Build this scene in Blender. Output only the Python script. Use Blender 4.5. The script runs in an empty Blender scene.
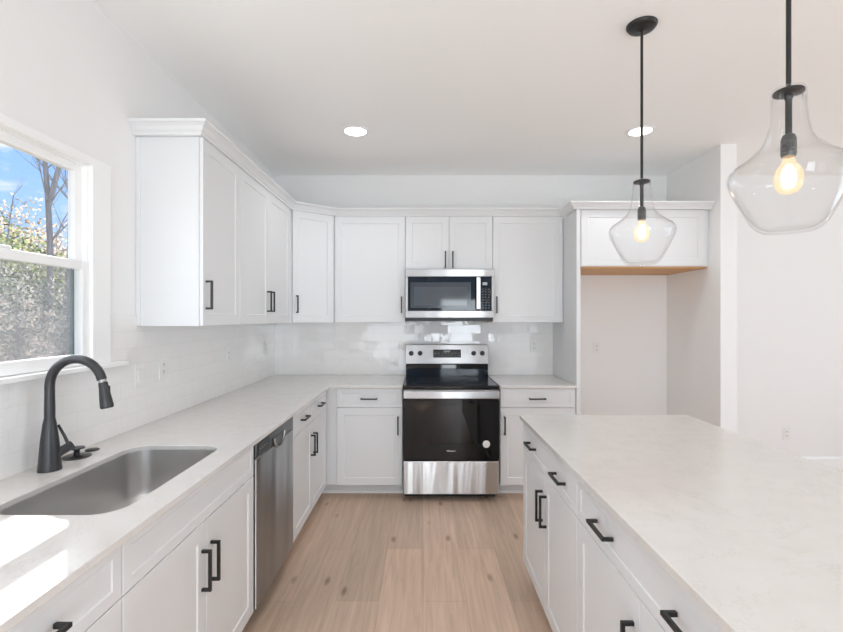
import bpy, bmesh, math, random
from mathutils import Vector, Matrix
PI = math.pi
S = bpy.context.scene
C = S.collection
H = 1.455                       # camera height
# ------------------------------------------------------------------ camera
cd = bpy.data.cameras.new('camera'); cam = bpy.data.objects.new('camera', cd); C.objects.link(cam)
cam.location = (0, 0, H); cam.rotation_euler = (PI/2, 0, 0)
cd.sensor_width = 36; cd.lens = 36*460/843
cd.shift_x = -(423-421.5)/843; cd.shift_y = (318-316)/843
cd.clip_start = .02
S.camera = cam
# ------------------------------------------------------------------ view, world, lights
S.view_settings.view_transform = 'Standard'; S.view_settings.look = 'None'
S.view_settings.exposure = 0.24; S.view_settings.gamma = 1.0
S.view_settings.use_curve_mapping = False
S.cycles.use_denoising = True
S.cycles.max_bounces = 12; S.cycles.diffuse_bounces = 8; S.cycles.glossy_bounces = 5
S.cycles.transparent_max_bounces = 24; S.cycles.caustics_reflective = False; S.cycles.caustics_refractive = False
S.cycles.sample_clamp_indirect = 6

W = bpy.data.worlds.new('world'); S.world = W; W.use_nodes = True
nt = W.node_tree; nt.nodes.clear()
def N(nt, t, **k):
    n = nt.nodes.new(t)
    for a, b in k.items():
        if a in n.inputs: n.inputs[a].default_value = b
        else: setattr(n, a, b)
    return n
tc = N(nt, 'ShaderNodeTexCoord'); sx = N(nt, 'ShaderNodeSeparateXYZ')
nt.links.new(tc.outputs['Generated'], sx.inputs[0])
rp = N(nt, 'ShaderNodeValToRGB')
rp.color_ramp.elements[0].position = 0.0; rp.color_ramp.elements[0].color = (.50, .68, .95, 1)
rp.color_ramp.elements[1].position = .45; rp.color_ramp.elements[1].color = (.17, .42, .95, 1)
nt.links.new(sx.outputs['Z'], rp.inputs[0])
mp = N(nt, 'ShaderNodeMapping'); mp.inputs['Scale'].default_value = (3.2, 3.2, 9.0); mp.inputs['Location'].default_value = (2.3, .4, .35)
nz = N(nt, 'ShaderNodeTexNoise', Scale=1.3, Detail=7.0, Roughness=.55)
cr = N(nt, 'ShaderNodeValToRGB'); cr.color_ramp.elements[0].position = .47; cr.color_ramp.elements[1].position = .58
nt.links.new(tc.outputs['Generated'], mp.inputs[0]); nt.links.new(mp.outputs[0], nz.inputs['Vector']); nt.links.new(nz.outputs[0], cr.inputs[0])
mx = N(nt, 'ShaderNodeMixRGB'); mx.inputs[2].default_value = (.86, .86, .92, 1)
nt.links.new(cr.outputs[0], mx.inputs[0]); nt.links.new(rp.outputs[0], mx.inputs[1])
bg = N(nt, 'ShaderNodeBackground', Strength=1.15); wo = N(nt, 'ShaderNodeOutputWorld')
nt.links.new(mx.outputs[0], bg.inputs[0]); nt.links.new(bg.outputs[0], wo.inputs[0])

def light(name, kind, loc, energy, color=(1, 1, 1), aim=None, parent=None, **k):
    l = bpy.data.lights.new(name, kind); l.energy = energy; l.color = color
    for a, b in k.items(): setattr(l, a, b)
    o = bpy.data.objects.new(name, l); C.objects.link(o); o.location = loc
    if aim is not None:
        o.rotation_euler = Vector(aim).to_track_quat('-Z', 'Y').to_euler()
    if parent: o.parent = parent
    return o
light('sun', 'SUN', (-6, 8, 9), 12.0, (1, .96, .9), aim=(1, -1.31, -1.345), angle=.009)
# area lamps added for brightness, at unseen windows behind the camera and right
for wx, ww, wp in ((-.90, .95, 22), (.93, .95, 56), (2.45, 1.1, 11)):
    light('added_rear_daylight', 'AREA', (wx, -2.95, 1.05), wp, (.855, .94, 1), aim=(0, 1, .5), shape='RECTANGLE', size=ww, size_y=1.9)
light('added_side_daylight', 'AREA', (6.35, .3, 1.35), 58, (.855, .94, 1), aim=(-1, 0, .75), shape='RECTANGLE', size=4.2, size_y=1.9)
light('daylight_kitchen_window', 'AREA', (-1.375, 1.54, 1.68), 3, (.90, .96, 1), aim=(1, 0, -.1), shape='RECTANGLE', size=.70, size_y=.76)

# ------------------------------------------------------------------ materials
def principled(name, col, rough=.5, metal=0.0, **k):
    m = bpy.data.materials.new(name); m.use_nodes = True
    b = m.node_tree.nodes['Principled BSDF']
    b.inputs['Base Color'].default_value = (*col, 1); b.inputs['Roughness'].default_value = rough; b.inputs['Metallic'].default_value = metal
    for a, v in k.items(): b.inputs[a.replace('_', ' ')].default_value = v
    return m
def srgb(r, g, b):
    f = lambda c: (c/255/12.92) if c/255 <= .04045 else ((c/255+.055)/1.055)**2.4
    return (f(r), f(g), f(b))
def painted(name, col, rough, scale=40, bump=.02):
    m = principled(name, col, rough); nt = m.node_tree; b = nt.nodes['Principled BSDF']
    t = N(nt, 'ShaderNodeTexCoord'); n = N(nt, 'ShaderNodeTexNoise', Scale=scale, Detail=4.0)
    bp = N(nt, 'ShaderNodeBump', Strength=bump, Distance=.01)
    nt.links.new(t.outputs['Object'], n.inputs['Vector']); nt.links.new(n.outputs[0], bp.inputs['Height']); nt.links.new(bp.outputs[0], b.inputs['Normal'])
    return m
M = {}
M['wall'] = painted('wall_paint', srgb(238, 237, 236), .75, 90, .05)
M['ceiling'] = painted('ceiling_paint', srgb(250, 250, 249), .85, 60, .06)
M['trim'] = painted('white_trim_paint', srgb(246, 246, 245), .35, 20, .01)
M['cab'] = painted('white_cabinet_paint', srgb(226, 227, 228), .45, 25, .008)
M['cab'].node_tree.nodes['Principled BSDF'].inputs['Specular IOR Level'].default_value = .38
M['black'] = painted('matte_black_metal', (.012, .012, .012), .38, 80, .02)
M['faucetblack'] = painted('satin_black_metal', (.028, .028, .030), .33, 80, .01)
M['socket'] = principled('grey_socket', (.10, .10, .10), .3, .6)
M['dark'] = principled('dark_plastic', (.02, .02, .021), .35)
M['gloss'] = principled('black_glass', (.006, .006, .007), .04, 0, Specular_IOR_Level=.4)
M['cook'] = principled('black_ceramic_glass', (.008, .008, .009), .09, 0)
M['ring'] = principled('burner_ring_print', (.08, .08, .085), .2)
M['plastic'] = principled('white_plastic', srgb(235, 234, 231), .35)
M['slot'] = principled('outlet_slots', (.08, .08, .08), .6)
M['sticker'] = principled('white_sticker', (.75, .75, .75), .5)
M['display'] = principled('grey_display', (.10, .105, .11), .2)
M['lcd'] = principled('lit_lcd', (.42, .44, .44), .3)
M['gap'] = principled('gasket_rubber', (.03, .03, .03), .7)

def steel(name, col, rough, waves=.7, aniso=.93):
    m = principled(name, col, rough, 1.0, Anisotropic=aniso, Anisotropic_Rotation=.25); nt = m.node_tree; b = nt.nodes['Principled BSDF']
    t = N(nt, 'ShaderNodeTexCoord'); mp = N(nt, 'ShaderNodeMapping'); mp.inputs['Scale'].default_value = (5.5, 5.5, .7)
    tg = N(nt, 'ShaderNodeTangent', direction_type='RADIAL', axis='Z'); nt.links.new(tg.outputs[0], b.inputs['Tangent'])
    n = N(nt, 'ShaderNodeTexNoise', Scale=1.0, Detail=1.0); b2 = N(nt, 'ShaderNodeBump', Strength=waves, Distance=.05)
    nt.links.new(t.outputs['Object'], mp.inputs[0]); nt.links.new(mp.outputs[0], n.inputs['Vector'])
    nt.links.new(n.outputs[0], b2.inputs['Height']); nt.links.new(b2.outputs[0], b.inputs['Normal'])
    return m
M['steel'] = steel('brushed_stainless', (.47, .46, .455), .30, .12)
M['dwsteel'] = steel('dishwasher_stainless', (.42, .425, .43), .32, .3)
M['dwpanel'] = steel('dishwasher_panel_dark_stainless', (.11, .11, .11), .28, .05)
M['sinksteel'] = steel('sink_stainless', (.60, .59, .58), .34, .25, .3)
M['wavysteel'] = steel('wavy_drawer_stainless', (.60, .60, .60), .25, .8, .95)

def thin_glass(name, tint, base, edge, rough=.0):
    m = bpy.data.materials.new(name); m.use_nodes = True; nt = m.node_tree; nt.nodes.clear()
    tr = N(nt, 'ShaderNodeBsdfTransparent'); tr.inputs[0].default_value = (*tint, 1)
    gl = N(nt, 'ShaderNodeBsdfGlossy'); gl.inputs['Roughness'].default_value = rough
    lw = N(nt, 'ShaderNodeLayerWeight', Blend=.5)
    mr = N(nt, 'ShaderNodeMapRange'); mr.inputs['To Min'].default_value = base; mr.inputs['To Max'].default_value = edge
    pw = N(nt, 'ShaderNodeMath', operation='POWER'); pw.inputs[1].default_value = 4.5
    mx = N(nt, 'ShaderNodeMixShader'); out = N(nt, 'ShaderNodeOutputMaterial')
    nt.links.new(lw.outputs['Facing'], pw.inputs[0]); nt.links.new(pw.outputs[0], mr.inputs[0]); nt.links.new(mr.outputs[0], mx.inputs[0])
    nt.links.new(tr.outputs[0], mx.inputs[1]); nt.links.new(gl.outputs[0], mx.inputs[2]); nt.links.new(mx.outputs[0], out.inputs[0])
    return m
M['pane'] = thin_glass('window_glass', (.97, .98, .98), .03, .6)
M['shade'] = thin_glass('clear_lamp_glass', (.985, .985, .985), .018, .75)
M['ovenpane'] = thin_glass('oven_window_glass', (.12, .125, .125), .05, .6)
M['bulb'] = thin_glass('bulb_glass', (1, .93, .82), .04, .5)
def emis(name, col, st):
    m = bpy.data.materials.new(name); m.use_nodes = True; nt = m.node_tree; nt.nodes.clear()
    e = N(nt, 'ShaderNodeEmission', Strength=st); e.inputs[0].default_value = (*col, 1); o = N(nt, 'ShaderNodeOutputMaterial')
    nt.links.new(e.outputs[0], o.inputs[0]); return m
nt = M['bulb'].node_tree; ad = N(nt, 'ShaderNodeAddShader'); em_ = N(nt, 'ShaderNodeEmission', Strength=.2); em_.inputs[0].default_value = (1, .68, .36, 1)
src = nt.nodes['Mix Shader']; nt.links.new(src.outputs[0], ad.inputs[0]); nt.links.new(em_.outputs[0], ad.inputs[1]); nt.links.new(ad.outputs[0], nt.nodes['Material Output'].inputs[0])
M['filament'] = emis('glowing_filament', (1, .74, .44), 7)
M['lens'] = emis('lit_lens', (1, .98, .94), 6)
# fine insect screen
m = bpy.data.materials.new('insect_screen_mesh'); m.use_nodes = True; nt = m.node_tree; nt.nodes.clear()
tr = N(nt, 'ShaderNodeBsdfTransparent'); df = N(nt, 'ShaderNodeBsdfDiffuse'); df.inputs[0].default_value = (.55, .56, .57, 1)
mx = N(nt, 'ShaderNodeMixShader'); mx.inputs[0].default_value = .26; o = N(nt, 'ShaderNodeOutputMaterial')
nt.links.new(tr.outputs[0], mx.inputs[1]); nt.links.new(df.outputs[0], mx.inputs[2]); nt.links.new(mx.outputs[0], o.inputs[0]); M['screen'] = m
# light oak plank floor, planks along Y
m = principled('oak_plank_floor', (.5, .36, .26), .42); nt = m.node_tree; b = nt.nodes['Principled BSDF']; M['floor'] = m
t = N(nt, 'ShaderNodeTexCoord'); sp = N(nt, 'ShaderNodeSeparateXYZ'); cb = N(nt, 'ShaderNodeCombineXYZ')
nt.links.new(t.outputs['Object'], sp.inputs[0]); nt.links.new(sp.outputs['Y'], cb.inputs['X']); nt.links.new(sp.outputs['X'], cb.inputs['Y'])
br = N(nt, 'ShaderNodeTexBrick', Scale=1.0); br.inputs['Brick Width'].default_value = 1.45; br.inputs['Row Height'].default_value = .225
br.inputs['Mortar Size'].default_value = .0012; br.inputs['Mortar Smooth'].default_value = .3; br.inputs['Bias'].default_value = 0; br.offset = .37
br.inputs['Color1'].default_value = (*srgb(230, 201, 179), 1); br.inputs['Color2'].default_value = (*srgb(203, 178, 156), 1); br.inputs['Mortar'].default_value = (*srgb(190, 162, 142), 1)
nt.links.new(cb.outputs[0], br.inputs['Vector'])
mp = N(nt, 'ShaderNodeMapping'); mp.inputs['Scale'].default_value = (22, 1.3, 1); nt.links.new(t.outputs['Object'], mp.inputs[0])
g = N(nt, 'ShaderNodeTexNoise', Scale=1.6, Detail=8.0, Roughness=.65, Distortion=.6); nt.links.new(mp.outputs[0], g.inputs['Vector'])
gr = N(nt, 'ShaderNodeValToRGB'); gr.color_ramp.elements[0].position = .3; gr.color_ramp.elements[0].color = (.76, .74, .72, 1); gr.color_ramp.elements[1].position = .7; gr.color_ramp.elements[1].color = (1.05, 1.05, 1.05, 1)
nt.links.new(g.outputs[0], gr.inputs[0])
mp2 = N(nt, 'ShaderNodeMapping'); mp2.inputs['Scale'].default_value = (9, 3.4, 1); nt.links.new(t.outputs['Object'], mp2.inputs[0])
vo = N(nt, 'ShaderNodeTexVoronoi', Scale=.9); nt.links.new(mp2.outputs[0], vo.inputs['Vector'])
kr = N(nt, 'ShaderNodeValToRGB'); kr.color_ramp.elements[0].position = .05; kr.color_ramp.elements[0].color = (.36, .29, .25, 1); kr.color_ramp.elements[1].position = .17; kr.color_ramp.elements[1].color = (1, 1, 1, 1)
nt.links.new(vo.outputs['Distance'], kr.inputs[0])
m1 = N(nt, 'ShaderNodeMixRGB', blend_type='MULTIPLY'); m1.inputs[0].default_value = 1; m2 = N(nt, 'ShaderNodeMixRGB', blend_type='MULTIPLY'); m2.inputs[0].default_value = .75
nt.links.new(br.outputs['Color'], m1.inputs[1]); nt.links.new(gr.outputs[0], m1.inputs[2]); nt.links.new(m1.outputs[0], m2.inputs[1]); nt.links.new(kr.outputs[0], m2.inputs[2]); nt.links.new(m2.outputs[0], b.inputs['Base Color'])
# quartz
m = principled('white_quartz', (.8, .79, .78), .16); nt = m.node_tree; b = nt.nodes['Principled BSDF']; M['quartz'] = m
t = N(nt, 'ShaderNodeTexCoord'); n1 = N(nt, 'ShaderNodeTexNoise', Scale=2.2, Detail=9.0, Roughness=.7, Distortion=1.4); nt.links.new(t.outputs['Object'], n1.inputs['Vector'])
q = N(nt, 'ShaderNodeValToRGB'); e = q.color_ramp.elements; e[0].position = .494; e[0].color = (*srgb(220, 217, 214), 1); e[1].position = .506; e[1].color = (*srgb(220, 217, 214), 1)
x = e.new(.5); x.color = (*srgb(208, 204, 200), 1)
nt.links.new(n1.outputs[0], q.inputs[0])
n2 = N(nt, 'ShaderNodeTexNoise', Scale=14.0, Detail=6.0); nt.links.new(t.outputs['Object'], n2.inputs['Vector'])
q2 = N(nt, 'ShaderNodeValToRGB'); q2.color_ramp.elements[0].position = .35; q2.color_ramp.elements[0].color = (.97, .965, .96, 1); q2.color_ramp.elements[1].position = .6; q2.color_ramp.elements[1].color = (1, 1, 1, 1); nt.links.new(n2.outputs[0], q2.inputs[0])
mm = N(nt, 'ShaderNodeMixRGB', blend_type='MULTIPLY'); mm.inputs[0].default_value = 1; nt.links.new(q.outputs[0], mm.inputs[1]); nt.links.new(q2.outputs[0], mm.inputs[2]); nt.links.new(mm.outputs[0], b.inputs['Base Color'])
# glossy subway tile: (horizontal axis, z) grid anchored on the counter
def tile_mat(name, ax):
    m = principled(name, (.8, .8, .8), .05, 0, Specular_IOR_Level=.55); nt = m.node_tree; b = nt.nodes['Principled BSDF']
    t = N(nt, 'ShaderNodeTexCoord'); s = N(nt, 'ShaderNodeSeparateXYZ'); c = N(nt, 'ShaderNodeCombineXYZ')
    ad = N(nt, 'ShaderNodeMath', operation='SUBTRACT'); ad.inputs[1].default_value = .915
    nt.links.new(t.outputs['Object'], s.inputs[0]); nt.links.new(s.outputs[ax], c.inputs['X']); nt.links.new(s.outputs['Z'], ad.inputs[0]); nt.links.new(ad.outputs[0], c.inputs['Y'])
    br = N(nt, 'ShaderNodeTexBrick', Scale=1.0); br.inputs['Brick Width'].default_value = .156; br.inputs['Row Height'].default_value = .079
    br.inputs['Mortar Size'].default_value = .0014; br.inputs['Mortar Smooth'].default_value = .15; br.inputs['Bias'].default_value = 0
    br.inputs['Color1'].default_value = (*srgb(240, 238, 236), 1); br.inputs['Color2'].default_value = (*srgb(239, 237, 235), 1); br.inputs['Mortar'].default_value = (*srgb(234, 232, 230), 1)
    nt.links.new(c.outputs[0], br.inputs['Vector']); nt.links.new(br.outputs['Color'], b.inputs['Base Color'])
    inv = N(nt, 'ShaderNodeMath', operation='SUBTRACT'); inv.inputs[0].default_value = 1; nt.links.new(br.outputs['Fac'], inv.inputs[1])
    no = N(nt, 'ShaderNodeTexNoise', Scale=11.0, Detail=2.0); nt.links.new(c.outputs[0], no.inputs['Vector'])
    b2 = N(nt, 'ShaderNodeBump', Strength=.08, Distance=.02); nt.links.new(no.outputs[0], b2.inputs['Height'])
    b1 = N(nt, 'ShaderNodeBump', Strength=.3, Distance=.002); nt.links.new(inv.outputs[0], b1.inputs['Height']); nt.links.new(b2.outputs[0], b1.inputs['Normal']); nt.links.new(b1.outputs[0], b.inputs['Normal'])
    # every tile sits at a very slightly different angle
    def mth(op, a, b_=None):
        n_ = N(nt, 'ShaderNodeMath', operation=op)
        for i_, v_ in enumerate((a, b_)):
            if v_ is None: continue
            if isinstance(v_, (int, float)): n_.inputs[i_].default_value = v_
            else: nt.links.new(v_, n_.inputs[i_])
        return n_.outputs[0]
    row = mth('FLOOR', mth('DIVIDE', ad.outputs[0], .079)); odd = mth('MULTIPLY', mth('MODULO', row, 2), .5)
    col = mth('FLOOR', mth('ADD', mth('DIVIDE', s.outputs[ax], .156), odd))
    cc = N(nt, 'ShaderNodeCombineXYZ'); nt.links.new(col, cc.inputs[0]); nt.links.new(row, cc.inputs[1])
    wn = N(nt, 'ShaderNodeTexWhiteNoise', noise_dimensions='2D'); nt.links.new(cc.outputs[0], wn.inputs['Vector'])
    v1 = N(nt, 'ShaderNodeVectorMath', operation='SUBTRACT'); v1.inputs[1].default_value = (.5, .5, .5); nt.links.new(wn.outputs['Color'], v1.inputs[0])
    v2 = N(nt, 'ShaderNodeVectorMath', operation='SCALE'); v2.inputs['Scale'].default_value = .055; nt.links.new(v1.outputs[0], v2.inputs[0])
    ge = N(nt, 'ShaderNodeNewGeometry'); v3 = N(nt, 'ShaderNodeVectorMath', operation='ADD'); nt.links.new(ge.outputs['Normal'], v3.inputs[0]); nt.links.new(v2.outputs[0], v3.inputs[1])
    v4 = N(nt, 'ShaderNodeVectorMath', operation='NORMALIZE'); nt.links.new(v3.outputs[0], v4.inputs[0]); nt.links.new(v4.outputs[0], b2.inputs['Normal'])
    return m
M['tile_y'] = tile_mat('subway_tile_side', 'Y'); M['tile_x'] = tile_mat('subway_tile_back', 'X')
# raw maple underside
def woodlike(name, c1, c2, sc, rough=.5):
    m = principled(name, c1, rough); nt = m.node_tree; b = nt.nodes['Principled BSDF']
    t = N(nt, 'ShaderNodeTexCoord'); mp = N(nt, 'ShaderNodeMapping'); mp.inputs['Scale'].default_value = sc
    n = N(nt, 'ShaderNodeTexNoise', Scale=2.0, Detail=6.0); r = N(nt, 'ShaderNodeValToRGB')
    r.color_ramp.elements[0].position = .3; r.color_ramp.elements[0].color = (*c1, 1); r.color_ramp.elements[1].position = .7; r.color_ramp.elements[1].color = (*c2, 1)
    nt.links.new(t.outputs['Object'], mp.inputs[0]); nt.links.new(mp.outputs[0], n.inputs['Vector']); nt.links.new(n.outputs[0], r.inputs[0]); nt.links.new(r.outputs[0], b.inputs['Base Color'])
    return m
M['maple'] = woodlike('raw_maple', srgb(214, 166, 110), srgb(196, 145, 90), (2, 30, 2))
M['bark'] = woodlike('tree_bark', (.26, .23, .22), (.42, .39, .37), (8, 8, 1), .9)
M['soil'] = woodlike('leaf_litter_ground', (.22, .18, .13), (.34, .31, .22), (1, 1, 1), .95)
def leafmat(name, c1, c2):
    m = bpy.data.materials.new(name); m.use_nodes = True; nt = m.node_tree; nt.nodes.clear()
    t = N(nt, 'ShaderNodeTexCoord'); n = N(nt, 'ShaderNodeTexNoise', Scale=1.7, Detail=3.0); nt.links.new(t.outputs['Object'], n.inputs['Vector'])
    r = N(nt, 'ShaderNodeValToRGB'); r.color_ramp.elements[0].position = .38; r.color_ramp.elements[0].color = (*c1, 1); r.color_ramp.elements[1].position = .62; r.color_ramp.elements[1].color = (*c2, 1)
    nt.links.new(n.outputs[0], r.inputs[0])
    d = N(nt, 'ShaderNodeBsdfDiffuse'); tl = N(nt, 'ShaderNodeBsdfTranslucent'); mx = N(nt, 'ShaderNodeMixShader'); mx.inputs[0].default_value = .5; o = N(nt, 'ShaderNodeOutputMaterial')
    nt.links.new(r.outputs[0], d.inputs[0]); nt.links.new(r.outputs[0], tl.inputs[0]); nt.links.new(d.outputs[0], mx.inputs[1]); nt.links.new(tl.outputs[0], mx.inputs[2]); nt.links.new(mx.outputs[0], o.inputs[0])
    return m
M['leaf_green'] = leafmat('green_leaves', (.13, .18, .08), (.36, .40, .22))
M['leaf_yellow'] = leafmat('yellow_green_leaves', (.30, .32, .13), (.46, .44, .24))
M['leaf_rust'] = leafmat('rust_leaves', (.46, .34, .24), (.60, .54, .44))
M['leaf_grey'] = leafmat('grey_green_leaves', (.24, .26, .22), (.48, .46, .42))
M['leaf_pale'] = leafmat('pale_dry_leaves', (.42, .40, .36), (.62, .58, .54))
M['leaf_brown'] = leafmat('brown_dry_leaves', (.36, .28, .24), (.52, .46, .42))

# ------------------------------------------------------------------ mesh helpers
def bm_box(bm, x0, x1, y0, y1, z0, z1):
    v = [bm.verts.new(p) for p in ((x0,y0,z0),(x1,y0,z0),(x1,y1,z0),(x0,y1,z0),(x0,y0,z1),(x1,y0,z1),(x1,y1,z1),(x0,y1,z1))]
    for f in ((3,2,1,0),(4,5,6,7),(0,1,5,4),(1,2,6,5),(2,3,7,6),(3,0,4,7)): bm.faces.new([v[i] for i in f])
def obj(name, bm, mat, parent=None, bevel=0, smooth=False, segs=2):
    me = bpy.data.meshes.new(name); bmesh.ops.recalc_face_normals(bm, faces=bm.faces); bm.to_mesh(me); bm.free()
    me.materials.append(mat); o = bpy.data.objects.new(name, me); C.objects.link(o)
    if smooth:
        for p in me.polygons: p.use_smooth = True
    if bevel:
        mo = o.modifiers.new('bevel', 'BEVEL'); mo.width = bevel; mo.segments = segs; mo.limit_method = 'ANGLE'; mo.angle_limit = .6
    if parent: o.parent = parent
    return o
def box(name, x0, x1, y0, y1, z0, z1, mat, parent=None, bevel=.0015):
    bm = bmesh.new(); bm_box(bm, x0, x1, y0, y1, z0, z1); return obj(name, bm, mat, parent, bevel)
def boxes(name, lst, mat, parent=None, bevel=.0015):
    bm = bmesh.new()
    for b in lst: bm_box(bm, *b)
    return obj(name, bm, mat, parent, bevel)
def ring(bm, c, u, v, r, n):
    return [bm.verts.new(c + (u*math.cos(2*PI*i/n) + v*math.sin(2*PI*i/n))*r) for i in range(n)]
def bm_tube(bm, pts, rad, n=16, caps=True):
    pts = [Vector(p) for p in pts]
    if not hasattr(rad, '__len__'): rad = [rad]*len(pts)
    prev = None; up = None
    for i, p in enumerate(pts):
        d = (pts[min(i+1, len(pts)-1)] - pts[max(i-1, 0)]).normalized()
        if up is None: up = d.orthogonal().normalized()
        up = (up - d*up.dot(d)).normalized(); w = d.cross(up)
        r = ring(bm, p, up, w, max(rad[i], 1e-4), n)
        if prev:
            for k in range(n): bm.faces.new((prev[k], prev[(k+1) % n], r[(k+1) % n], r[k]))
        elif caps: bm.faces.new(r)
        prev = r
    if caps: bm.faces.new(prev)
def tube(name, pts, rad, mat, parent=None, n=16):
    bm = bmesh.new(); bm_tube(bm, pts, rad, n); o = obj(name, bm, mat, parent, 0, True); return autosmooth(o)
def autosmooth(o):
    mo = o.modifiers.new('edges', 'EDGE_SPLIT'); mo.split_angle = .7; return o
def bm_lathe(bm, prof, n=48, c=(0, 0, 0), cap0=True, cap1=True):
    prev = None
    for r, z in prof:
        rr = [bm.verts.new((c[0]+r*math.cos(2*PI*i/n), c[1]+r*math.sin(2*PI*i/n), c[2]+z)) for i in range(n)] if r > 1e-5 else [bm.verts.new((c[0], c[1], c[2]+z))]
        if prev:
            for k in range(n):
                a = prev if len(prev) > 1 else None; b_ = rr if len(rr) > 1 else None
                if a and b_: bm.faces.new((a[k], a[(k+1) % n], b_[(k+1) % n], b_[k]))
                elif b_: bm.faces.new((prev[0], b_[(k+1) % n], b_[k]))
                elif a: bm.faces.new((a[k], a[(k+1) % n], rr[0]))
        elif cap0 and len(rr) > 1: bm.faces.new(rr)
        prev = rr
    if cap1 and len(prev) > 1: bm.faces.new(prev)
def lathe(name, prof, mat, parent=None, n=48, c=(0, 0, 0), caps=(True, True), split=True):
    bm = bmesh.new(); bm_lathe(bm, prof, n, c, *caps); o = obj(name, bm, mat, parent, 0, True)
    return autosmooth(o) if split else o
def thing(name, label, cat, loc=(0, 0, 0), rotz=0, group=None):
    o = bpy.data.objects.new(name, None); C.objects.link(o); o.location = loc; o.rotation_euler = (0, 0, rotz); o.empty_display_size = .1
    o['label'] = label; o['category'] = cat
    if group: o['group'] = group
    return o
def tag(o, label, cat, group=None, kind=None):
    o['label'] = label; o['category'] = cat
    if group: o['group'] = group
    if kind: o['kind'] = kind
    return o
def struct(o): o['kind'] = 'structure'; return o
def poly_slab(name, outer, hole, z0, z1, mat, parent=None, bevel=.002):
    bm = bmesh.new(); es = []
    for loop in (outer, hole):
        if not loop: continue
        vs = [bm.verts.new((x, y, z1)) for x, y in loop]
        es += [bm.edges.new((vs[i], vs[(i+1) % len(vs)])) for i in range(len(vs))]
    r = bmesh.ops.triangle_fill(bm, use_beauty=True, use_dissolve=False, edges=es)
    fs = [f for f in bm.faces]
    ex = bmesh.ops.extrude_face_region(bm, geom=fs)
    for v in ex['geom']:
        if isinstance(v, bmesh.types.BMVert): v.co.z = z0
    return obj(name, bm, mat, parent, bevel)
def round_rect(x0, x1, y0, y1, r, n=8):
    out = []
    for cx, cy, a in ((x1-r, y1-r, 0), (x0+r, y1-r, 90), (x0+r, y0+r, 180), (x1-r, y0+r, 270)):
        for i in range(n+1):
            t = math.radians(a + 90*i/n); out.append((cx+r*math.cos(t), cy+r*math.sin(t)))
    return out
def sweep(name, path, prof, mat, parent=None):
    """closed profile of (out, z) swept along an XY path; outward = right-hand side of travel"""
    P = [Vector((p[0], p[1], 0)) for p in path]; bm = bmesh.new(); prev = None
    for i, p in enumerate(P):
        ns = []
        if i > 0: d = (P[i]-P[i-1]).normalized(); ns.append(Vector((d.y, -d.x, 0)))
        if i < len(P)-1: d = (P[i+1]-P[i]).normalized(); ns.append(Vector((d.y, -d.x, 0)))
        n = sum(ns, Vector()).normalized(); k = 1/max(.2, n.dot(ns[0]))
        r = [bm.verts.new(p + n*(o*k) + Vector((0, 0, z))) for o, z in prof]
        if prev:
            for j in range(len(r)): bm.faces.new((prev[j], prev[(j+1) % len(r)], r[(j+1) % len(r)], r[j]))
        else: bm.faces.new(r)
        prev = r
    bm.faces.new(prev)
    return obj(name, bm, mat, parent)

# ------------------------------------------------------------------ room shell
XL, YB, ZC = -1.414, 4.38, 2.812
XR, YN = 6.5, -3.1
WY0, WY1, WZ0, WZ1 = 1.15, 1.945, 1.257, 2.104       # window opening in the left wall
struct(box('floor', XL-.12, XR+.1, YN-.1, YB+.1, -.05, 0, M['floor'], bevel=0))
struct(box('ceiling', XL-.12, XR+.1, YN-.1, YB+.1, ZC, ZC+.1, M['ceiling'], bevel=0))
def wl(xa, xb, e): return [(xa, xb, YN-.1, WY0-e, 0, ZC), (xa, xb, WY1+e, YB+.1, 0, ZC), (xa, xb, WY0-e, WY1+e, 0, WZ0-.02-e), (xa, xb, WY0-e, WY1+e, WZ1+e, ZC)]
struct(boxes('wall_left', wl(XL-.058, XL, 0)+wl(XL-.12, XL-.058, .05), M['wall'], bevel=0))
struct(box('wall_back', XL, XR, YB, YB+.1, 0, ZC, M['wall'], bevel=0))
struct(box('wall_partition', 2.322, 2.451, 3.59, YB, 0, ZC, M['wall'], bevel=.002))
struct(boxes('wall_near', [(XL, -1.4, YN-.1, YN, 0, ZC), (3.2, XR, YN-.1, YN, 0, ZC), (-1.4, 3.2, YN-.1, YN, 0, .5), (-1.4, 3.2, YN-.1, YN, 2.55, ZC)], M['wall'], bevel=0))
struct(boxes('wall_right', [(XR, XR+.1, YN-.1, -2.05, 0, ZC), (XR, XR+.1, 2.65, YB+.1, 0, ZC), (XR, XR+.1, -2.05, 2.65, 0, .4), (XR, XR+.1, -2.05, 2.65, 2.5, ZC)], M['wall'], bevel=0))
base_prof = [(0, 0), (.014, 0), (.014, .118), (.010, .124), (.006, .135), (0, .135)]
struct(sweep('baseboard_back', [(2.451, YB), (XR, YB)], base_prof, M['trim']))
struct(sweep('baseboard_partition', [(2.322, YB-.001), (2.322, 3.59), (2.451, 3.59), (2.451, YB-.016)], [(o*1.0, z) for o, z in base_prof], M['trim']))
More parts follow.
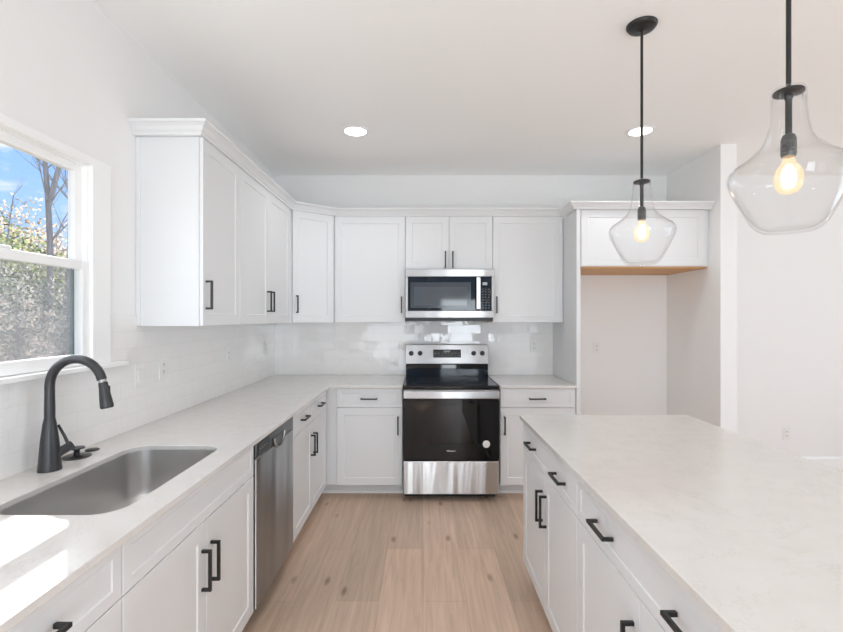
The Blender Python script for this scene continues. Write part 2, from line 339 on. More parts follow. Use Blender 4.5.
# unseen windows, added with the area lamps to brighten the room
def plain_window(name, fr, pane):
    t = thing(name, '', ''); del t['label']; del t['category']; t['kind'] = 'structure'
    boxes('window_frame', fr, M['trim'], t, .002); box('pane', *pane, M['pane'], t, 0)
ws = [(-1.4+i*1.5333, ) for i in range(4)]
plain_window('window_added_rear', [(-1.4, 3.2, YN-.08, YN-.02, .5, .57), (-1.4, 3.2, YN-.08, YN-.02, 2.48, 2.55)] + [(x-.035, x+.035, YN-.08, YN-.02, .57, 2.48) for x in (-1.365, .15, 1.68, 3.165)], (-1.4, 3.2, YN-.052, YN-.048, .5, 2.55))
plain_window('window_added_side', [(XR+.02, XR+.08, -2.05, 2.65, .4, .47), (XR+.02, XR+.08, -2.05, 2.65, 2.43, 2.5)] + [(XR+.02, XR+.08, y-.035, y+.035, .47, 2.43) for y in (-2.015, -.5, 1.1, 2.615)], (XR+.048, XR+.052, -2.05, 2.65, .4, 2.5))

# kitchen window (double hung)
w = bpy.data.objects.new('window_1', None); C.objects.link(w); struct(w)
cx = XL-.0; xo = XL+.022
boxes('casing', [(cx+.0005, xo, WY0-.108, WY0+.006, WZ0, WZ1+.028), (cx+.0005, xo, WY1-.006, WY1+.108, WZ0, WZ1+.028), (cx+.0005, xo, WY0+.006, WY1-.006, WZ1-.006, WZ1+.028)], M['trim'], w, .003)
boxes('jamb', [(XL-.057, XL+.0, WY0, WY0+.012, WZ0, WZ1), (XL-.057, XL+.0, WY1-.006, WY1, WZ0, WZ1), (XL-.057, XL+.0, WY0+.012, WY1-.006, WZ1-.008, WZ1)], M['trim'], w, .001)
box('window_sill', XL-.057, XL+.045, WY0-.13, WY1+.20, WZ0-.020, WZ0, M['trim'], w, .004)
y0, y1 = WY0+.012, WY1-.006
def sash(name, xa, xb, z0, z1, st, tr, brr):
    s = boxes(name, [(xa, xb, y0, y0+st, z0, z1), (xa, xb, y1-st, y1, z0, z1), (xa, xb, y0+st, y1-st, z1-tr, z1), (xa, xb, y0+st, y1-st, z0, z0+brr)], M['trim'], w, .003)
    return s
s1 = sash('lower_sash', XL-.020, XL+.008, WZ0+.002, 1.690, .040, .036, .047)
box('pane', XL-.008, XL-.004, y0+.02, y1-.02, WZ0+.04, 1.66, M['pane'], s1, 0)
s2 = sash('upper_sash', XL-.054, XL-.024, 1.660, WZ1-.008, .040, .034, .036)
box('pane', XL-.042, XL-.038, y0+.02, y1-.02, 1.68, WZ1-.03, M['pane'], s2, 0)
box('sash_lock', XL-.018, XL+.004, 1.52, 1.58, 1.6905, 1.702, M['trim'], w, .004)
sc = boxes('screen_frame', [(XL-.068, XL-.059, y0-.02, y0+.012, WZ0-.02, 1.690), (XL-.068, XL-.059, y1-.012, y1+.02, WZ0-.02, 1.690), (XL-.068, XL-.059, y0+.012, y1-.012, 1.672, 1.690), (XL-.068, XL-.059, y0+.012, y1-.012, WZ0-.02, WZ0+.014)], principled('grey_screen_frame', (.25, .30, .31), .5), w, .001)
box('screen_mesh', XL-.064, XL-.063, y0+.012, y1-.012, WZ0+.012, 1.68, M['screen'], sc, 0)

# ------------------------------------------------------------------ cabinets
def door_mesh(x0, x1, z0, z1, fw=.058, t=.018, rec=.005, y=-.0022):
    """shaker front, outer face at y-t, facing -y"""
    bm = bmesh.new(); yf = y-t
    def rect(i, yy): return [bm.verts.new(p) for p in ((x0+i, yy, z0+i), (x1-i, yy, z0+i), (x1-i, yy, z1-i), (x0+i, yy, z1-i))]
    e = .0016
    R = [rect(0, y), rect(0, yf+e), rect(e, yf), rect(fw, yf), rect(fw+.004, yf+rec)]
    bm.faces.new(R[0])
    for a, b_ in zip(R, R[1:]):
        for k in range(4): bm.faces.new((a[k], a[(k+1) % 4], b_[(k+1) % 4], b_[k]))
    bm.faces.new(R[-1]); return bm
HM = M['black']
def handle(parent, cx, cz, vert, L=.145, y=-.020):
    s = .0052; pr = .034; h = L/2
    if vert: L3 = [(cx-s, cx+s, y-pr, y-pr+2*s, cz-h, cz+h), (cx-s, cx+s, y-pr+2*s, y, cz-h, cz-h+2*s), (cx-s, cx+s, y-pr+2*s, y, cz+h-2*s, cz+h)]
    else: L3 = [(cx-h, cx+h, y-pr, y-pr+2*s, cz-s, cz+s), (cx-h, cx-h+2*s, y-pr+2*s, y, cz-s, cz+s), (cx+h-2*s, cx+h, y-pr+2*s, y, cz-s, cz+s)]
    return boxes('handle', L3, HM, parent, .0008)
G = .0016
KT, DS, CT = .11, .735, .892       # toe kick top, door/drawer split, cabinet top
def base_cabinet(label, loc, rotz, w_, d, doors, drawers, cat='cabinet', name='base_cabinet', group=None, open_top=False, hz=.142, toe=(0, 0)):
    t = thing(name, label, cat, loc, rotz, group)
    if open_top: boxes('body', [(0, .018, 0, d, KT, CT), (w_-.018, w_, 0, d, KT, CT), (.018, w_-.018, 0, d, KT, KT+.018), (.018, w_-.018, d-.012, d, KT+.018, CT), (.018, w_-.018, 0, .018, KT+.018, CT)], M['cab'], t, .001)
    else: box('body', 0, w_, 0, d, KT, CT, M['cab'], t, .001)
    box('toe_kick', -toe[0], w_+toe[1], .115, d, 0, KT, M['cab'], t, .001)
    boxes('base_shoe', [(-toe[0], w_+toe[1], .101, .115, 0, .022)], M['trim'], t, .003)
    for x0, x1, hs in doors:
        dd = obj('door', door_mesh(x0+G, x1-G, KT+.002, DS-G), M['cab'], t)
        if hs: handle(dd, x0+.034 if hs == 'l' else x1-.034, DS-hz, True)
    for x0, x1, hx in drawers:
        dd = obj('drawer' if hx else 'false_front', door_mesh(x0+G, x1-G, DS+G, CT-.004, fw=.034, rec=.003), M['cab'], t)
        for h in hx: handle(dd, h, DS+.073, False, .132)
    return t
XF = -.795          # left run face-frame plane; door fronts 2 cm proud
q = PI/2
dL = XF-XL-.002
base_cabinet('white base cabinet with drawer at near end of left counter', (XF, .68, 0), q, .505, dL, [(0, .505, 'l')], [(0, .505, [.227])], group='white base cabinets', hz=.165)
base_cabinet('white sink base cabinet with two doors and handleless panel', (XF, 1.187, 0), q, .918, dL, [(0, .459, 'r'), (.459, .918, 'l')], [(0, .918, [])], group='white base cabinets', hz=.165, open_top=True)
base_cabinet('white two drawer base cabinet between dishwasher and corner', (XF, 2.747, 0), q, .935, dL, [(0, .4675, 'r'), (.4675, .935, 'l')], [(0, .4675, [.234]), (.4675, .935, [.70])], group='white base cabinets', hz=.16, toe=(0, .15))
YF = 3.715
dB = YB-YF-.002
t = base_cabinet('white base cabinet with one drawer left of the range', (-.793, YF, 0), 0, .630, dB, [(.098, .627, 'r')], [(.098, .627, [.36])], group='white base cabinets', toe=(.115, 0))
base_cabinet('white base cabinet with one drawer right of the range', (.617, YF, 0), 0, .616, dB, [(.003, .603, 'l')], [(.003, .603, [.30])], group='white base cabinets')
# island, facing -x
XI = .575
base_cabinet('far island cabinet with wide drawer and paired doors facing the aisle', (XI, 2.548, 0), -q, .89, .61, [(0, .445, 'r'), (.445, .89, 'l')], [(0, .89, [.225, .693])], group='white island cabinets', hz=.152)
base_cabinet('near island cabinet with wide drawer and two doors facing the aisle', (XI, 1.656, 0), -q, .955, .61, [(0, .4775, 'r'), (.4775, .955, 'l')], [(0, .955, [.25, .71])], group='white island cabinets', hz=.152)
ip = thing('island_back_panel', 'white panelled back of the island under the countertop overhang', 'panel', (XI+.612, .70, 0))
box('panel', 0, .018, 0, 1.85, 0, CT, M['cab'], ip)
for y in (0, .59, 1.18, 1.79): box('stile', .018, .030, y, y+.06, 0, CT, M['cab'], ip)
tag(box('island_end_panel', XI, XI+.64, 2.550, 2.562, KT, CT, M['cab']), 'white end panel closing the far end of the island', 'panel')
# countertops
Z0, Z1 = .893, .915
sink_hole = round_rect(-1.222, -.843, 1.262, 1.948, .085)
tag(poly_slab('countertop', [(XL+.001, .655), (-.743, .655), (-.743, 3.668), (-.160, 3.668), (-.160, YB-.001), (XL+.001, YB-.001)], sink_hole, Z0, Z1, M['quartz']), 'white quartz L-shaped countertop holding the sink, left of the range', 'countertop', 'white quartz countertops')
tag(poly_slab('countertop', [(.614, 3.668), (1.2335, 3.668), (1.2335, YB-.001), (.614, YB-.001)], None, Z0, Z1, M['quartz']), 'small white quartz countertop to the right of the range', 'countertop', 'white quartz countertops')
tag(poly_slab('countertop', round_rect(.538, 1.471, .64, 2.572, .012, 4), None, Z0, Z1, M['quartz']), 'white veined quartz countertop on the kitchen island', 'countertop', 'white quartz countertops')
# backsplash
SE = WY1+.200                  # end of the window sill
tag(boxes('tile_backsplash', [(XL+.0005, XL+.008, .655, SE, .9155, WZ0-.0205), (XL+.0005, XL+.008, SE+.0005, 2.2610, .9155, 1.468), (XL+.0005, XL+.008, WY1+.1085, SE+.0005, WZ0+.0005, 1.468), (XL+.0005, XL+.008, 2.2610, YB-.0005, .9155, 1.414)], M['tile_y'], bevel=0), 'glossy white subway tile backsplash on the left wall', 'backsplash')
tag(boxes('tile_backsplash', [(XL+.0085, 1.2345, YB-.008, YB-.0005, .9155, 1.414), (-.155, .611, YB-.008, YB-.0005, 1.414, 1.43)], M['tile_x'], bevel=0), 'glossy white subway tile backsplash on the wall behind the range', 'backsplash')

# upper cabinets
UZ0, UZ1, UG = 1.415, 2.347, 2.330
def upper_cabinet(label, loc, rotz, w_, d, z0, doors, group='white upper cabinets', z1=UZ1, hz=None, bottom=None, side=None):
    t = thing('upper_cabinet', label, 'cabinet', loc, rotz, group)
    box('body', 0, w_, 0, d, z0, z1, M['cab'], t, .001)
    if bottom: box('underside', .004, w_-.004, .012, d-.004, z0-.012, z0-.0003, bottom, t, 0)['label'] = 'bare tan wood underside'
    for x0, x1, hs in doors:
        dd = obj('door', door_mesh(x0+G, x1-G, z0+.002, z1-G), M['cab'], t)
        if hs: handle(dd, x0+.032 if hs == 'l' else x1-.032, z0+(hz or .155), True, .145)
    return t
XU = -1.104; dU = XU-XL-.001
t = upper_cabinet('white single-door upper cabinet nearest the window', (XU, 2.266, 0), q, .46, dU, UZ0, [(0, .46, 'l')])
box('scribe_strip', -.004, .0, dU-.022, dU, UZ0, UZ1, M['cab'], t, .001)
upper_cabinet('white two-door upper cabinet next to the diagonal corner cabinet', (XU, 2.726, 0), q, 1.064, dU, UZ0, [(0, .507, 'r'), (.507, 1.014, 'l')])
# diagonal corner
YU = 4.048
t = thing('corner_upper_cabinet', 'white diagonal upper cabinet in the back left corner', 'cabinet', (0, 0, 0), 0, 'white upper cabinets')
pts = [(XL+.001, 3.791), (XU, 3.791), (-.776, YU), (-.776, YB-.001), (XL+.001, YB-.001)]
poly_slab('body', pts, None, UZ0, UZ1, M['cab'], t, .001)
a = Vector((XU, 3.791, 0)); b_ = Vector((-.776, YU, 0)); L = (b_-a).length
dd = obj('door', door_mesh(.024, L-.022, UZ0+.002, UZ1-G), M['cab'], t)
dd.location = a; dd.rotation_euler = (0, 0, math.atan2((b_-a).y, (b_-a).x)); handle(dd, .024+.032, UZ0+.155, True, .145)
upper_cabinet('white single-door upper cabinet between the corner and the microwave', (-.775, YU, 0), 0, .620, YB-YU-.001, UZ0, [(0, .620, 'r')])
upper_cabinet('short white two-door cabinet above the microwave', (-.154, YU, 0), 0, .764, YB-YU-.001, 1.879, [(0, .382, 'r'), (.382, .764, 'l')], hz=.086)
upper_cabinet('white single-door upper cabinet between the microwave and the tall panel', (.611, YU, 0), 0, .623, YB-YU-.001, UZ0, [(0, .610, 'l')])
YG = 3.742
tag(box('tall_side_panel', 1.235, 1.2665, 3.700, YB-.001, 0, UG, M['cab']), 'tall white panel dividing the counter from the empty refrigerator alcove', 'panel')
upper_cabinet('wide white cabinet above the empty refrigerator alcove', (1.2675, YG, 0), 0, 1.0535, YB-YG-.001, 1.874, [(.012, 1.018, None)], bottom=M['maple'], z1=UG)
cprof = [(-.015, UZ1+.0005), (.024, UZ1+.0005), (.026, UZ1+.012), (.034, UZ1+.018), (.044, UZ1+.032), (.058, UZ1+.042), (.064, UZ1+.044), (.066, UZ1+.054), (-.015, UZ1+.054)]
cprof2 = [(o, z-UZ1+UG) for o, z in cprof]
cprof = [(o, UZ1+.0005+(z-UZ1-.0005)*1.18) for o, z in cprof]
tag(sweep('crown_molding', [(XL+.001, 2.264), (XU, 2.264), (XU, 3.791), (-.776, YU), (1.2335, YU)], cprof, M['cab']), 'white crown molding running along the upper cabinets left of the alcove', 'molding')
tag(sweep('crown_molding', [(1.235, YU-.068), (1.235, 3.715), (2.3205, 3.715)], cprof2, M['cab']), 'white crown molding above the refrigerator alcove cabinet', 'molding')

# ------------------------------------------------------------------ sink
t = thing('kitchen_sink', 'single-bowl undermount stainless steel sink below the window', 'sink', (-1.0325, 1.605, .884))
bm = bmesh.new(); prev = None
for ins, z, r in ((.0012, .014, .084), (.004, -.12, .083), (.008, -.165, .08), (.020, -.188, .07), (.045, -.198, .05), (.14, -.204, .03)):
    lp = round_rect(-.1895+ins, .1895-ins, -.343+ins, .343-ins, max(r, .02), 8)
    vs = [bm.verts.new((x, y, z)) for x, y in lp]
    if prev:
        for k in range(len(vs)): bm.faces.new((prev[k], prev[(k+1) % len(vs)], vs[(k+1) % len(vs)], vs[k]))
    prev = vs
bm.faces.new(prev)
o = obj('basin', bm, M['sinksteel'], t, 0, True)
lathe('drain', [(.0, .004), (.028, .003), (.045, .006), (.052, .002), (.052, -.001)], M['steel'], t, 32, (0, 0, -.203))
# faucet
t = thing('faucet', 'matte black pull-down gooseneck faucet behind the sink', 'faucet', (-1.326, 1.634, .9152))
lathe('base', [(.036, 0), (.036, .004), (.033, .03), (.028, .10), (.0205, .165), (.0165, .185)], M['faucetblack'], t, 32)
pts = [(0, 0, .18), (0, 0, .22), (0, 0, .27)]; R = .094
for i in range(0, 15):
    a = PI*i/14*.93; pts.append((R-R*math.cos(a), -.0, .30+R*math.sin(a)))
tube('spout', pts, [.0165]*2+[.0155]*(len(pts)-2), M['faucetblack'], t, 20)
e = Vector(pts[-1]); dv = (Vector(pts[-1])-Vector(pts[-2])).normalized()
tube('connector_ring', [e, e+dv*.010], .0125, M['steel'], t, 20)
dn = Vector((.17, 0, -1)).normalized()
e2 = e+dv*.010
sh = tube('spray_head', [e2, e2+dn*.02, e2+dn*.06, e2+dn*.085, e2+dn*.092], [.0145, .0155, .0195, .0215, .0195], M['faucetblack'], t, 20)
b0 = e2+dn*.012+Vector((.016, 0, 0))
boxes('spray_button', [(b0.x-.004, b0.x+.006, b0.y-.006, b0.y+.006, b0.z-.03, b0.z)], M['dark'], sh, .003)
tube('valve_stem', [(.015, .015, .055), (.038, .055, .075)], [.016, .016], M['faucetblack'], t, 20)
tube('lever', [(.030, .044, .085), (.020, .042, .11), (.000, .038, .152)], [.0055, .005, .0045], M['faucetblack'], t, 12)
# stoppers
t = thing('sink_stopper', 'black disc stopper with raised knob beside the faucet', 'sink stopper', (-1.345, 1.787, .9152))
lathe('disc', [(.046, 0), (.048, .003), (.043, .006), (.0, .007)], M['faucetblack'], t, 32)
lathe('knob', [(.011, .007), (.010, .026), (.013, .030), (.027, .033), (.027, .037), (0, .040)], M['faucetblack'], t, 24)
tag(lathe('hole_cover', [(.024, 0), (.026, .003), (.020, .0065), (0, .007)], M['faucetblack'], None, 24, (-1.352, 1.880, .9152)), 'small flat black hole cover behind the knobbed stopper', 'hole cover')

# ------------------------------------------------------------------ dishwasher (faces +x)
t = thing('dishwasher', 'stainless steel dishwasher between sink cabinet and corner drawers', 'dishwasher', (XF, 2.109, 0), q)
DWW = .632
box('body', .004, DWW-.004, .0, .57, .10, .878, M['gap'], t, 0)
box('toe_kick', .004, DWW-.004, .06, .57, 0, .10, M['dark'], t, 0)
box('door', .014, DWW-.012, -.026, -.0005, .105, .800, M['dwsteel'], t, .006)
cp = box('control_panel', .012, DWW-.010, -.024, -.0005, .803, .874, M['dwpanel'], t, .004)
dsp = box('display', .045, .20, -.0255, -.0245, .812, .862, M['dark'], cp, 0)
bm = bmesh.new()
for k in range(4): bm_box(bm, .062+.03*k, .074+.03*k, -.0262, -.0257, .835, .839)
obj('button_marks', bm, M['lcd'], dsp)
# pocket handle: half-round lip below the panel
bm = bmesh.new(); n = 18; cxh = .345; rr = .085
arc = [(cxh+rr*math.cos(PI+PI*i/n), .835+.062*math.sin(PI+PI*i/n)) for i in range(n+1)]
bm_tube(bm, [(x, -.030, z) for x, z in arc], .006, 8)
hd = autosmooth(obj('pocket_handle', bm, M['dwsteel'], t, 0, True))
bm = bmesh.new(); vs = [bm.verts.new((x, -.0275, z)) for x, z in arc]; bm.faces.new(vs)
r = bmesh.ops.extrude_face_region(bm, geom=bm.faces[:])
for v in r['geom']:
    if isinstance(v, bmesh.types.BMVert): v.co.y = -.0262
obj('recess', bm, M['dwpanel'], hd)

# ------------------------------------------------------------------ range
RC = .221
t = thing('range', 'stainless steel electric range with black glass oven door', 'range', (RC, 3.63, 0))
hw = .3775
box('body', -hw, hw, .03, .700, .045, .895, M['dark'], t, .002)
for sx_, y in ((-1, .16), (1, .16), (-1, .66), (1, .66)): lathe('foot', [(.02, 0), (.02, .006), (.009, .008), (.009, .045)], M['dark'], t, 16, (sx_*.33, y, 0))
box('dark_gap_strip', -hw+.01, hw-.01, .12, .13, .002, .0445, M['dark'], t, 0)  # dark strip across the gap under the drawer
boxes('storage_drawer', [(-hw+.002, hw-.002, -.004, .0295, .064, .325)], M['wavysteel'], t, .005)
# oven door: frame of black glass round a see-through window
od = thing('oven_door', '', ''); del od['label']; del od['category']; od.parent = t
Z0d, Z1d = .334, .815; wx0, wx1, wz0, wz1 = -.235, .232, .462, .765
boxes('door_glass', [(-hw+.002, wx0, -.008, .0295, Z0d, Z1d), (wx1, hw-.002, -.008, .0295, Z0d, Z1d), (wx0, wx1, -.008, .0295, Z0d, wz0), (wx0, wx1, -.008, .0295, wz1, Z1d)], M['gloss'], od, 0)
box('oven_window', wx0, wx1, -.0085, -.0065, wz0, wz1, M['ovenpane'], od, 0)
box('oven_liner', wx0, wx1, .026, .0295, wz0, wz1, principled('oven_interior_enamel', (.08, .085, .09), .35), od, 0)
bm = bmesh.new()
for z in (.54, .63, .70): bm_box(bm, wx0, wx1, .020, .024, z, z+.004)
obj('oven_rack', bm, M['steel'], od)
hb = boxes('door_handle', [(-hw+.002, hw-.002, -.040, -.020, .822, .884), (-hw+.01, -hw+.045, -.020, .0, .835, .870), (hw-.045, hw-.01, -.020, .0, .835, .870)], M['steel'], t, .006)
box('door_top_band', -hw+.002, hw-.002, -.004, .0295, .819, .888, M['steel'], t, .003)
# brand lettering on the door and round energy sticker
fc = bpy.data.curves.new('door_lettering', 'FONT'); fc.body = 'Whirlpool'; fc.size = .0165; fc.align_x = 'CENTER'; fc.align_y = 'CENTER'; fc.extrude = .0003; fc.offset = .0003
fo = bpy.data.objects.new('door_lettering', fc); C.objects.link(fo); fo.parent = od; fo.location = (0, -.0088, .408); fo.rotation_euler = (PI/2, 0, 0); fc.materials.append(M['sticker'])
dg = bpy.context.evaluated_depsgraph_get(); me = bpy.data.meshes.new_from_object(fo.evaluated_get(dg)); fm = bpy.data.objects.new('door_lettering', me); C.objects.link(fm); fm.parent = od; fm.location = fo.location; fm.rotation_euler = fo.rotation_euler; bpy.data.objects.remove(fo); fm.name = 'door_lettering'
bm = bmesh.new(); bm_lathe(bm, [(.029, 0), (.029, .0008)], 32); bmesh.ops.rotate(bm, verts=bm.verts, matrix=Matrix.Rotation(PI/2, 3, 'X')); bmesh.ops.translate(bm, verts=bm.verts, vec=(.278, -.0082, .462))
obj('round_sticker', bm, M['sticker'], od)['label'] = 'round white sticker'
# cooktop
ct = box('cooktop', -.381, .381, -.010, .585, .8955, .921, M['cook'], t, .006)
for bx, by, br_ in ((-.19, .14, .115), (.19, .14, .095), (-.19, .43, .08), (.19, .43, .11)):
    bm = bmesh.new(); bm_lathe(bm, [(br_-.004, .9212), (br_-.004, .9216), (br_, .9216), (br_, .9212)], 48, (bx, by, 0), False, False); obj('burner_ring', bm, M['ring'], ct)
boxes('cooktop_edge', [(-.382, -.374, -.008, .585, .9215, .9245), (.374, .382, -.008, .585, .9215, .9245), (-.374, .374, -.012, -.006, .9215, .9245)], M['gloss'], ct, .001)
# backguard
bg_ = thing('backguard', '', ''); del bg_['label']; del bg_['category']; bg_.parent = t
box('lower_panel', -.378, .378, .600, .690, .9, 1.030, M['gloss'], bg_, .004)
def slant(name, x0, x1, z0, z1, ya, yb, yback, mat, parent):
    bm = bmesh.new()
    v = [bm.verts.new(p) for p in ((x0, ya, z0), (x1, ya, z0), (x1, yb, z1), (x0, yb, z1), (x0, yback, z0), (x1, yback, z0), (x1, yback, z1), (x0, yback, z1))]
    for f in ((0, 1, 2, 3), (7, 6, 5, 4), (0, 4, 5, 1), (1, 5, 6, 2), (2, 6, 7, 3), (3, 7, 4, 0)): bm.faces.new([v[i] for i in f])
    return obj(name, bm, mat, parent, .004)
slant('control_panel', -.384, .384, 1.034, 1.208, .590, .622, .700, M['steel'], bg_)
def on_panel(z): return .590 + (z-1.034)/(1.208-1.034)*.032
for kx in (-.329, -.247, .246, .326):
    z = 1.130; k = thing('knob', '', ''); del k['label']; del k['category']; k.parent = bg_; k.location = (kx, on_panel(z), z); k.rotation_euler = (PI/2-.18, 0, 0)
    lathe('skirt', [(.022, .0), (.022, .006), (.019, .022), (.016, .025), (0, .025)], M['dark'], k, 24)
    box('grip', -.004, .004, -.017, .017, .025, .030, M['gap'], k, .001)
dsp = slant('display', -.128, .130, 1.090, 1.165, on_panel(1.09)-.002, on_panel(1.165)-.002, .640, M['gloss'], bg_)
for r_ in range(2):
    bm = bmesh.new()
    for c_ in range(8):
        x = -.115+c_*.031; z = 1.105+r_*.024; yy = on_panel(z)-.0032; bm_box(bm, x, x+.016, yy-.0003, yy+.001, z, z+.004)
    obj('button_row', bm, M['display'], dsp)
box('clock', -.03, .03, on_panel(1.146)-.0035, on_panel(1.146)-.002, 1.140, 1.155, M['display'], dsp, 0)

# ------------------------------------------------------------------ microwave
t = thing('microwave', 'stainless over-the-range microwave above the range', 'microwave', (.2275, 3.955, 1.437))
mw = .380
box('body', -mw, mw, .022, .42, .004, .438, M['dark'], t, .002)
boxes('front_trim', [(-mw, mw, .0, .0215, .375, .438), (-mw, mw, .0, .0215, .020, .080), (-mw, -mw+.024, .0, .0215, .080, .375), (mw-.018, mw, .0, .0215, .080, .375)], M['steel'], t, .003)
d_ = box('door', -mw+.0245, .232, .002, .0213, .0805, .3745, M['gloss'], t, .001)
box('door_window', -mw+.045, .185, .0003, .0019, .105, .325, principled('microwave_window_screen', (.05, .052, .055), .12), d_, 0)
boxes('inner_window', [(-mw+.075, .150, -.0006, .0002, .125, .285)], principled('microwave_window_inner', (.085, .09, .095), .06), d_, 0)
boxes('door_handle', [(.226, .264, -.040, -.028, .092, .368), (.232, .258, -.028, .0015, .10, .12), (.232, .258, -.028, .0015, .34, .36)], M['steel'], t, .005)
c_ = box('control_panel', .266, .3615, .002, .0213, .0805, .3745, M['gloss'], t, .001)
box('clock_display', .285, .325, .0008, .0018, .300, .326, M['lcd'], c_, 0)
bm = bmesh.new()
for r_ in range(8):
    for k in range(3): bm_box(bm, .279+k*.026, .293+k*.026, .0009, .0018, .10+r_*.023, .108+r_*.023)
obj('buttons', bm, M['display'], c_)
box('vent', -mw+.004, mw-.004, .004, .41, -.010, .0035, M['dark'], t, .002)

# ------------------------------------------------------------------ outlets
def outlet(label, loc, rotz, kind='outlet'):
    t = thing('wall_outlet' if kind == 'outlet' else 'wall_switch', label, kind, loc, rotz, 'white wall plates')
    box('plate', -.036, .036, -.006, -.0005, -.059, .059, M['plastic'], t, .002)
    if kind == 'switch': box('rocker', -.017, .017, -.0105, -.0062, -.033, .033, M['plastic'], t, .002); return t
    for z in (-.019, .019):
        f = box('receptacle', -.017, .017, -.0085, -.0062, z-.016, z+.016, M['plastic'], t, .004)
        boxes('slots', [(-.008, -.0055, -.009, -.0086, z-.003, z+.006), (.0055, .008, -.009, -.0086, z-.003, z+.006), (-.002, .002, -.009, -.0086, z-.011, z-.007)], M['slot'], f, 0)
    return t
tx = XL+.008
outlet('white switch plate on tile just right of the window sill', (tx, 2.275, 1.170), q, 'switch')
outlet('white outlet on left wall tile under the first upper cabinet', (tx, 2.483, 1.185), q)
outlet('white outlet midway along the left wall tile', (tx, 3.31, 1.187), q)
outlet('white outlet on left wall tile nearest the back corner', (tx, 4.10, 1.195), q)
outlet('white outlet on the tile to the right of the range', (1.054, YB-.008, 1.19), 0)
outlet('white outlet on the bare wall inside the refrigerator alcove', (1.652, YB, 1.174), 0)
outlet('white outlet low on the wall right of the partition', (3.46, YB, .355), 0)

# ------------------------------------------------------------------ ceiling lights
for x, y, pw_, lb in ((-.49, 3.338, 16, 'lit recessed ceiling light above the left counter aisle'), (1.578, 3.338, 12, 'lit recessed ceiling light partly behind the far pendant stem'),
                 (-.10, 1.35, 7, 'added unseen recessed light over the aisle in front of the sink'), (-.10, -.60, 36, 'added unseen recessed light over the aisle behind the viewpoint'), (1.95, .10, 5, 'added unseen recessed light over the near end of the island'), (3.60, 1.40, 12, 'added unseen recessed light over the dining side of the island')):  # these four cans are out of view, added to brighten the room
    t = thing('recessed_light', lb, 'ceiling light', (x, y, ZC-.0005), 0, 'recessed ceiling lights')
    bm = bmesh.new(); bm_lathe(bm, [(.078, -.002), (.080, -.006), (.096, -.005), (.100, -.0005), (.078, -.0005)], 48, (0, 0, 0), False, False); autosmooth(obj('trim_ring', bm, M['trim'], t, 0, True))
    lathe('lens', [(0.0, -.004), (.070, -.0035), (.0778, -.002), (.0778, -.0008)], M['lens'], t, 40)
    light('bulb_light', 'SPOT', (0, 0, -.02), pw_, (.93, .97, 1), aim=(0, 0, -1), parent=t, spot_size=2.4, spot_blend=.8, shadow_soft_size=.07)
# ------------------------------------------------------------------ pendants
def pendant(label, x, y, zb):
    t = thing('pendant_light', label, 'pendant light', (x, y, zb), 0, 'glass pendants over the island')
    top = ZC-zb-.0005
    cn = lathe('canopy', [(.006, -.030), (.018, -.024), (.040, -.022), (.058, -.018), (.066, -.008), (.067, 0)], M['black'], t, 40, (0, 0, top))
    tube('stem', [(0, 0, .372), (0, 0, top-.026)], .0062, M['black'], t, 12)
    lathe('cap', [(.006, .398), (.012, .392), (.033, .389), (.036, .386), (.036, .381), (.010, .379), (.010, .368), (.007, .36)], M['black'], t, 32)
    # clear glass body (outer then inner wall: a real thickness)
    out = [(0, .005), (.045, .001), (.060, .003), (.074, .012), (.086, .026), (.104, .062), (.122, .098), (.136, .128), (.1415, .148), (.142, .160), (.138, .174), (.128, .186), (.108, .199), (.084, .214), (.066, .232), (.053, .256), (.045, .290), (.041, .330), (.0395, .385)]
    inn = [(max(0, r-.003), z+(.009 if r < .088 else 0)) for r, z in out]
    bm = bmesh.new(); prof = out + [(r, z) for r, z in inn[::-1]]
    bm_lathe(bm, prof, 64, (0, 0, 0), False, False); obj('glass_shade', bm, M['shade'], t, 0, True)
    tube('inner_rod', [(0, 0, .262), (0, 0, .372)], .0078, M['black'], t, 12)
    lathe('socket', [(.007, .270), (.014, .266), (.018, .255), (.0185, .215), (.0165, .208)], M['socket'], t, 24)
    bl = lathe('bulb', [(.012, .212), (.013, .200), (.018, .188), (.030, .170), (.034, .148), (.031, .126), (.020, .110), (0, .104)], M['bulb'], t, 32, split=False)
    lathe('filament', [(0, .186), (.008, .184), (.014, .172), (.0175, .155), (.016, .136), (.010, .124), (0, .120)], M['filament'], bl, 20, split=False)
    light('bulb_light', 'POINT', (0, 0, .155), 2.2, (1, .82, .6), parent=t, shadow_soft_size=.02)
pendant('far clear glass pendant lamp hanging over the end of the island', 1.013, 2.13, 1.701)
pendant('near clear glass pendant lamp hanging at the right edge', 1.003, 1.262, 1.690)

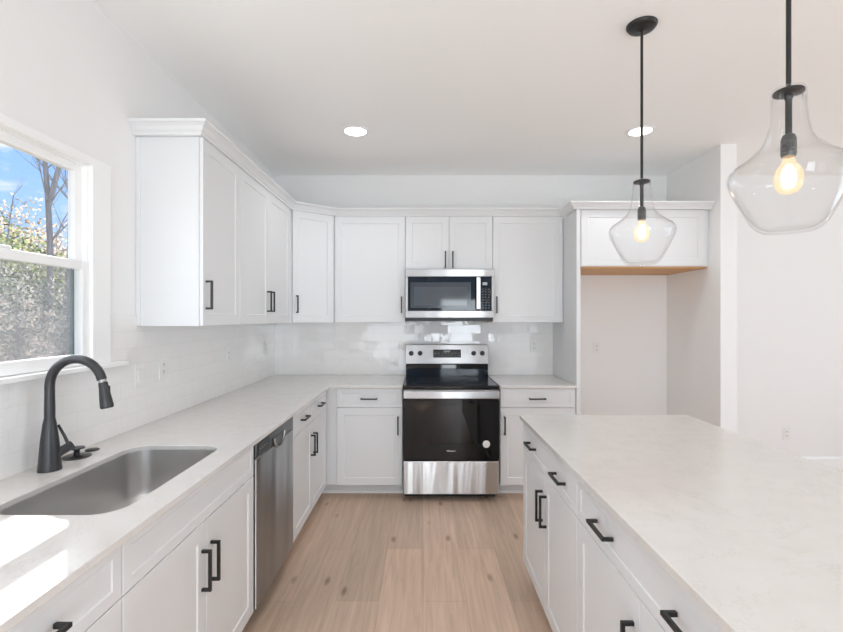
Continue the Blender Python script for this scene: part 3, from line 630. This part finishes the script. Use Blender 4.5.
# ------------------------------------------------------------------ outside
struct(box('ground', -70, -1.6, -30, 60, -.65, -.6, M['soil'], bevel=0))
rnd = random.Random(4)
def leaves(bm, c, rx, rz, n, s):
    for i in range(n):
        u, v, w_ = rnd.gauss(0, 1), rnd.gauss(0, 1), rnd.gauss(0, 1); l = math.sqrt(u*u+v*v+w_*w_); rr = rnd.random()**.45
        p = Vector((c[0]+u/l*rx*rr, c[1]+v/l*rx*rr, c[2]+w_/l*rz*rr))
        a = Vector((rnd.uniform(-1, 1), rnd.uniform(-1, 1), rnd.uniform(-1, 1))).normalized(); b2 = a.orthogonal().normalized(); k = s*rnd.uniform(.6, 1.4)
        vs = [bm.verts.new(p+a*k), bm.verts.new(p+b2*k*.5), bm.verts.new(p-a*k), bm.verts.new(p-b2*k*.5)]; bm.faces.new(vs)
def bush(label, x, y, r, h, mat, n, s=.09, group='bushes outside the window'):
    t = thing('bush', label, 'bush', (x, y, -.6), 0, group)
    bm = bmesh.new()
    for k in range(7):
        a = k*.9; bm_tube(bm, [(0, 0, 0), (math.cos(a)*r*.3, math.sin(a)*r*.3, h*.45), (math.cos(a)*r*.7, math.sin(a)*r*.7, h*.85)], [.03, .02, .006], 6)
    obj('stems', bm, M['bark'], t)
    bm = bmesh.new()
    for k in range(6):
        a = k*1.05; leaves(bm, (math.cos(a)*r*.45, math.sin(a)*r*.45, h*(.35+.12*(k % 4))), r*.62, h*.36, n//6, s)
    obj('foliage', bm, mat, t)
def branch(bm, p, d, L, r, depth):
    p = Vector(p); d = Vector(d).normalized(); pts = [p]; cur = p; dd = d
    for i in range(4):
        dd = (dd + Vector((rnd.uniform(-.12, .12), rnd.uniform(-.12, .12), rnd.uniform(0, .10)))).normalized(); cur = cur+dd*L/4; pts.append(cur)
    rs = [r*(1-.2*i) for i in range(5)]; bm_tube(bm, pts, rs, 4)
    if depth > 0:
        for k in range(4):
            i = rnd.choice((1, 2, 3, 4)); ax = Vector((rnd.uniform(-1, 1), rnd.uniform(-1, 1), rnd.uniform(.2, .9))).normalized()
            branch(bm, pts[i], (dd*.8+ax), L*rnd.uniform(.45, .65), rs[i]*.6, depth-1)
def tree(label, x, y, h, r, lean, fork=0, group='bare trees outside the window'):
    t = thing('bare_tree', label, 'tree', (x, y, -.6), 0, group)
    bm = bmesh.new(); up = Vector((lean[0], lean[1], 1)); n = 12; pts = []
    for i in range(n+1):
        q_ = i/n; pts.append(up*h*q_+Vector((math.sin(q_*7+x)*.07, math.cos(q_*5+x)*.07, 0)))
    bm_tube(bm, pts, [r*(1-.75*i/n) for i in range(n+1)], 8); obj('trunk', bm, M['bark'], t, 0, True)
    bm = bmesh.new()
    for i in range(5, n+1):
        for k in range(2):
            a = rnd.uniform(0, 2*PI); branch(bm, pts[i], (math.cos(a)*.8, math.sin(a)*.8, .9), h*.17*(1.25-i/n*.6), r*(.26-.14*i/n), 2)
    if fork:
        a = pts[fork]; bm_tube(bm, [a, a+Vector((.12, .05, .6)), a+Vector((.30, .1, 1.4)), a+Vector((.42, .12, 2.6)), a+Vector((.6, .15, 4))], [r*.7, r*.6, r*.5, r*.35, r*.1], 8)
    obj('branches', bm, M['bark'], t)
def at(px, Y): return (px-423)/460*Y
tree('slim bare forking tree left of centre in the upper window pane', at(43, 9), 9, 8.5, .075, (.01, .0), 6)
tree('leaning bare trunk against the sky at the window edge', at(46, 8), 8, 9, .055, (.12, .06))
tree('straight bare trunk closest to the right window stile', at(66, 10), 10, 11, .085, (0, 0))
tree('thin bare tree at the far left of the window pane', at(8, 14), 14, 5.8, .05, (.02, 0))
bush('dense green bush at lower left of the upper window pane', at(4, 10.5), 10.5, 1.9, 4.5, M['leaf_green'], 9000, .06)
bush('yellow-green bush in the middle of the window view', at(30, 11.5), 11.5, 1.5, 4.2, M['leaf_yellow'], 4800, .06)
bush('tall rust coloured bush behind the green ones', at(14, 19), 19, 2.8, 6.9, M['leaf_rust'], 5600, .09)
bush('pinkish brown thicket beside the straight trunk', at(56, 21), 21, 3.0, 7.2, M['leaf_rust'], 5200, .09)
bush('low grey-green thicket filling the lower window pane', at(20, 6.2), 6.2, 1.6, 2.8, M['leaf_grey'], 13000, .026)
bush('low pale thicket near the right of the lower pane', at(66, 7.6), 7.6, 1.4, 3.0, M['leaf_pale'], 12000, .026)
bush('low brown thicket below the leaning trunk', at(48, 5.0), 5.0, .9, 2.2, M['leaf_brown'], 9000, .022)
# distant wood edge: a continuous belt of undergrowth nobody could count
bm = bmesh.new()
for k in range(60):
    a = k/59; leaves(bm, (-30+a*26+rnd.uniform(-1, 1), 10+a*16+rnd.uniform(-1, 1), rnd.uniform(.2, 2.2)), 1.8, 2.2, 260, .15)
tag(obj('woodland_edge', bm, M['leaf_grey']), 'belt of grey-brown autumn undergrowth along the wood edge outside', 'undergrowth', kind='stuff')
